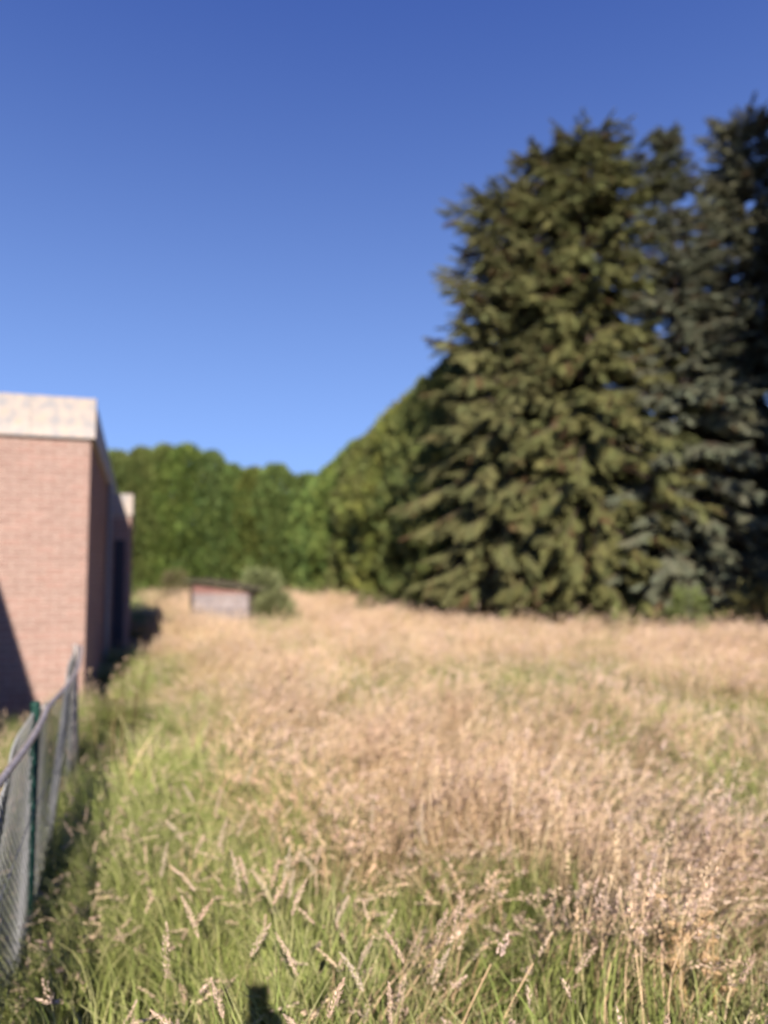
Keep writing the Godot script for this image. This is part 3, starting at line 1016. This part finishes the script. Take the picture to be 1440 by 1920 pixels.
func photographer() -> void:
	var ph := thing("phone", "dark slab phone held up in portrait by the person taking the picture", "phone", Vector3(-0.02, 1.545, 0.017))
	part("body", box_mesh(Vector3(-0.036, -0.075, -0.004), Vector3(0.036, 0.075, 0.004), 0.0025), mat("phone_dark", lin(0.02, 0.02, 0.022), 0.4), ph)
	part("screen", box_mesh(Vector3(-0.033, -0.071, 0.0042), Vector3(0.033, 0.071, 0.0048)), mat("glass_dark", lin(0.01, 0.01, 0.012), 0.1), ph)
	var o := thing("person", "person in a dark shirt and jeans holding up a phone in the meadow", "person", Vector3.ZERO)
	var bones := []
	var skin := Color(0.45, 0.28, 0.2)
	var shirt := Color(0.03, 0.035, 0.05)
	var jean := Color(0.05, 0.07, 0.12)
	var shoe := Color(0.08, 0.07, 0.06)
	var add := func(a: Vector3, ra: float, b: Vector3, rb: float, c: Color): bones.append([a, ra, b, rb, c])
	add.call(Vector3(0, 0.93, 0.5), 0.135, Vector3(0, 1.12, 0.5), 0.12, shirt)
	add.call(Vector3(0, 1.12, 0.5), 0.12, Vector3(0, 1.26, 0.5), 0.135, shirt)
	add.call(Vector3(-0.13, 1.33, 0.5), 0.065, Vector3(0.13, 1.33, 0.5), 0.065, shirt)
	add.call(Vector3(0, 1.33, 0.5), 0.055, Vector3(0, 1.45, 0.48), 0.05, skin)
	add.call(Vector3(0, 1.49, 0.45), 0.062, Vector3(0, 1.565, 0.47), 0.088, skin)
	add.call(Vector3(0, 1.525, 0.375), 0.012, Vector3(0, 1.555, 0.39), 0.009, skin)
	for s in [-1.0, 1.0]:
		add.call(Vector3(s * 0.088, 1.52, 0.475), 0.014, Vector3(s * 0.09, 1.55, 0.475), 0.016, skin)
		add.call(Vector3(s * 0.18, 1.32, 0.5), 0.055, Vector3(s * 0.24, 1.13, 0.36 if s > 0.0 else 0.46), 0.044, shirt)
		if s < 0.0:
			add.call(Vector3(-0.24, 1.13, 0.46), 0.042, Vector3(-0.25, 0.88, 0.4), 0.026, skin)
			add.call(Vector3(-0.25, 0.88, 0.4), 0.026, Vector3(-0.25, 0.8, 0.37), 0.024, skin)
			for f in 4: add.call(Vector3(-0.25, 0.8, 0.345 + f * 0.02), 0.009, Vector3(-0.24, 0.72 + 0.006 * absf(f - 1.5), 0.345 + f * 0.021), 0.0075, skin)
			add.call(Vector3(-0.245, 0.83, 0.35), 0.011, Vector3(-0.225, 0.77, 0.325), 0.009, skin)
		if s > 0.0:
			add.call(Vector3(0.24, 1.13, 0.36), 0.042, Vector3(0.06, 1.37, 0.1), 0.026, skin)
			add.call(Vector3(0.06, 1.37, 0.1), 0.026, Vector3(0.028, 1.475, 0.048), 0.024, skin)
			for f in 4:
				var y := 1.462 + f * 0.018
				add.call(Vector3(0.03, y, 0.035), 0.009, Vector3(0.024, y + 0.004, 0.006), 0.0085, skin)
				add.call(Vector3(0.024, y + 0.004, 0.006), 0.0085, Vector3(-0.012 + 0.004 * f, y + 0.006, 0.004), 0.0075, skin)
			add.call(Vector3(0.028, 1.46, 0.05), 0.012, Vector3(0.008, 1.505, 0.031), 0.009, skin)
		add.call(Vector3(s * 0.085, 0.92, 0.5), 0.105, Vector3(s * 0.1, 0.5, 0.49), 0.066, jean)
		add.call(Vector3(s * 0.1, 0.5, 0.49), 0.062, Vector3(s * 0.11, 0.1, 0.52), 0.045, jean)
		add.call(Vector3(s * 0.11, 0.05, 0.54), 0.045, Vector3(s * 0.13, 0.035, 0.36), 0.034, shoe)
	var body := mat("person_skin", Color.WHITE, 0.8, {"vc": true})
	part("body", net(bones, 0.014), body, o)
	var hb := []
	hb.append([Vector3(0, 1.585, 0.49), 0.085, Vector3(0, 1.55, 0.505), 0.082, Color(0.06, 0.04, 0.025)])
	part("hair", net(hb, 0.02), body, o)

# surface nets over tapered capsules joined smoothly
func net(bones: Array, h: float) -> ArrayMesh:
	var lo := Vector3.ONE * 99.0
	var hi := -lo
	for b in bones:
		for e in [0, 2]:
			var r: float = b[e + 1] + 0.05
			lo = lo.min(b[e] - Vector3.ONE * r)
			hi = hi.max(b[e] + Vector3.ONE * r)
	var n := Vector3i(((hi - lo) / h).ceil()) + Vector3i.ONE * 2
	var k := 70.0
	var acc := {}
	for bi in bones.size():
		var b: Array = bones[bi]
		var rm: float = maxf(b[1], b[3]) + 0.045
		var l: Vector3 = ((b[0] as Vector3).min(b[2]) - Vector3.ONE * rm - lo) / h
		var u: Vector3 = ((b[0] as Vector3).max(b[2]) + Vector3.ONE * rm - lo) / h
		var ab: Vector3 = b[2] - b[0]
		var ll := maxf(ab.length_squared(), 1e-9)
		for x in range(int(l.x), int(u.x) + 2):
			for y in range(int(l.y), int(u.y) + 2):
				for z in range(int(l.z), int(u.z) + 2):
					var p := lo + Vector3(x, y, z) * h
					var t := clampf((p - b[0]).dot(ab) / ll, 0.0, 1.0)
					var d: float = (p - b[0] - ab * t).length() - lerpf(b[1], b[3], t)
					if d > 0.05: continue
					var id := (x * n.y + y) * n.z + z
					var e := exp(-k * d)
					if acc.has(id):
						var a: Array = acc[id]
						a[0] += e
						if d < a[1]:
							a[1] = d
							a[2] = bi
					else:
						acc[id] = [e, d, bi]
	var off := [Vector3i(0, 0, 0), Vector3i(1, 0, 0), Vector3i(0, 1, 0), Vector3i(1, 1, 0), Vector3i(0, 0, 1), Vector3i(1, 0, 1), Vector3i(0, 1, 1), Vector3i(1, 1, 1)]
	var val := func(id: int) -> float: return -log(acc[id][0]) / k if acc.has(id) else 1.0
	var step := [n.y * n.z, n.z, 1]
	var cells := {}
	var verts := PackedVector3Array()
	var cols := PackedColorArray()
	for id in acc:
		if val.call(id) >= 0.12: continue
		var z: int = id % n.z
		var y: int = (id / n.z) % n.y
		var x: int = id / (n.y * n.z)
		for c in off:
			var q: Vector3i = Vector3i(x, y, z) - c
			var cid: int = (q.x * n.y + q.y) * n.z + q.z
			if cells.has(cid): continue
			cells[cid] = -1
			var v := []
			var neg := 0
			for o in off:
				var w: float = val.call(((q.x + o.x) * n.y + q.y + o.y) * n.z + q.z + o.z)
				v.append(w)
				if w < 0.0: neg += 1
			if neg == 0 or neg == 8: continue
			var sum := Vector3.ZERO
			var cnt := 0
			for e in [[0, 1], [2, 3], [4, 5], [6, 7], [0, 2], [1, 3], [4, 6], [5, 7], [0, 4], [1, 5], [2, 6], [3, 7]]:
				var a: float = v[e[0]]
				var bb: float = v[e[1]]
				if (a < 0.0) != (bb < 0.0):
					sum += Vector3(off[e[0]]).lerp(Vector3(off[e[1]]), a / (a - minf(bb, a + 0.2)) if bb > 0.5 else a / (a - bb))
					cnt += 1
			cells[cid] = verts.size()
			verts.append(lo + (Vector3(q) + sum / cnt) * h)
			cols.append(bones[acc[id][2]][4])
	var st := SurfaceTool.new()
	st.begin(Mesh.PRIMITIVE_TRIANGLES)
	st.set_smooth_group(0)
	for i in verts.size():
		st.set_color(cols[i])
		st.add_vertex(verts[i])
	for id in acc:
		var a: float = val.call(id)
		for ax in 3:
			var b2: float = val.call(id + step[ax])
			if (a < 0.0) == (b2 < 0.0): continue
			var s1: int = step[(ax + 1) % 3]
			var s2: int = step[(ax + 2) % 3]
			var q := [cells.get(id, -1), cells.get(id - s1, -1), cells.get(id - s1 - s2, -1), cells.get(id - s2, -1)]
			if q.min() < 0: continue
			var order := [0, 1, 2, 0, 2, 3] if a > 0.0 else [0, 2, 1, 0, 3, 2]
			for w in order: st.add_index(q[w])
	st.generate_normals()
	return st.commit()
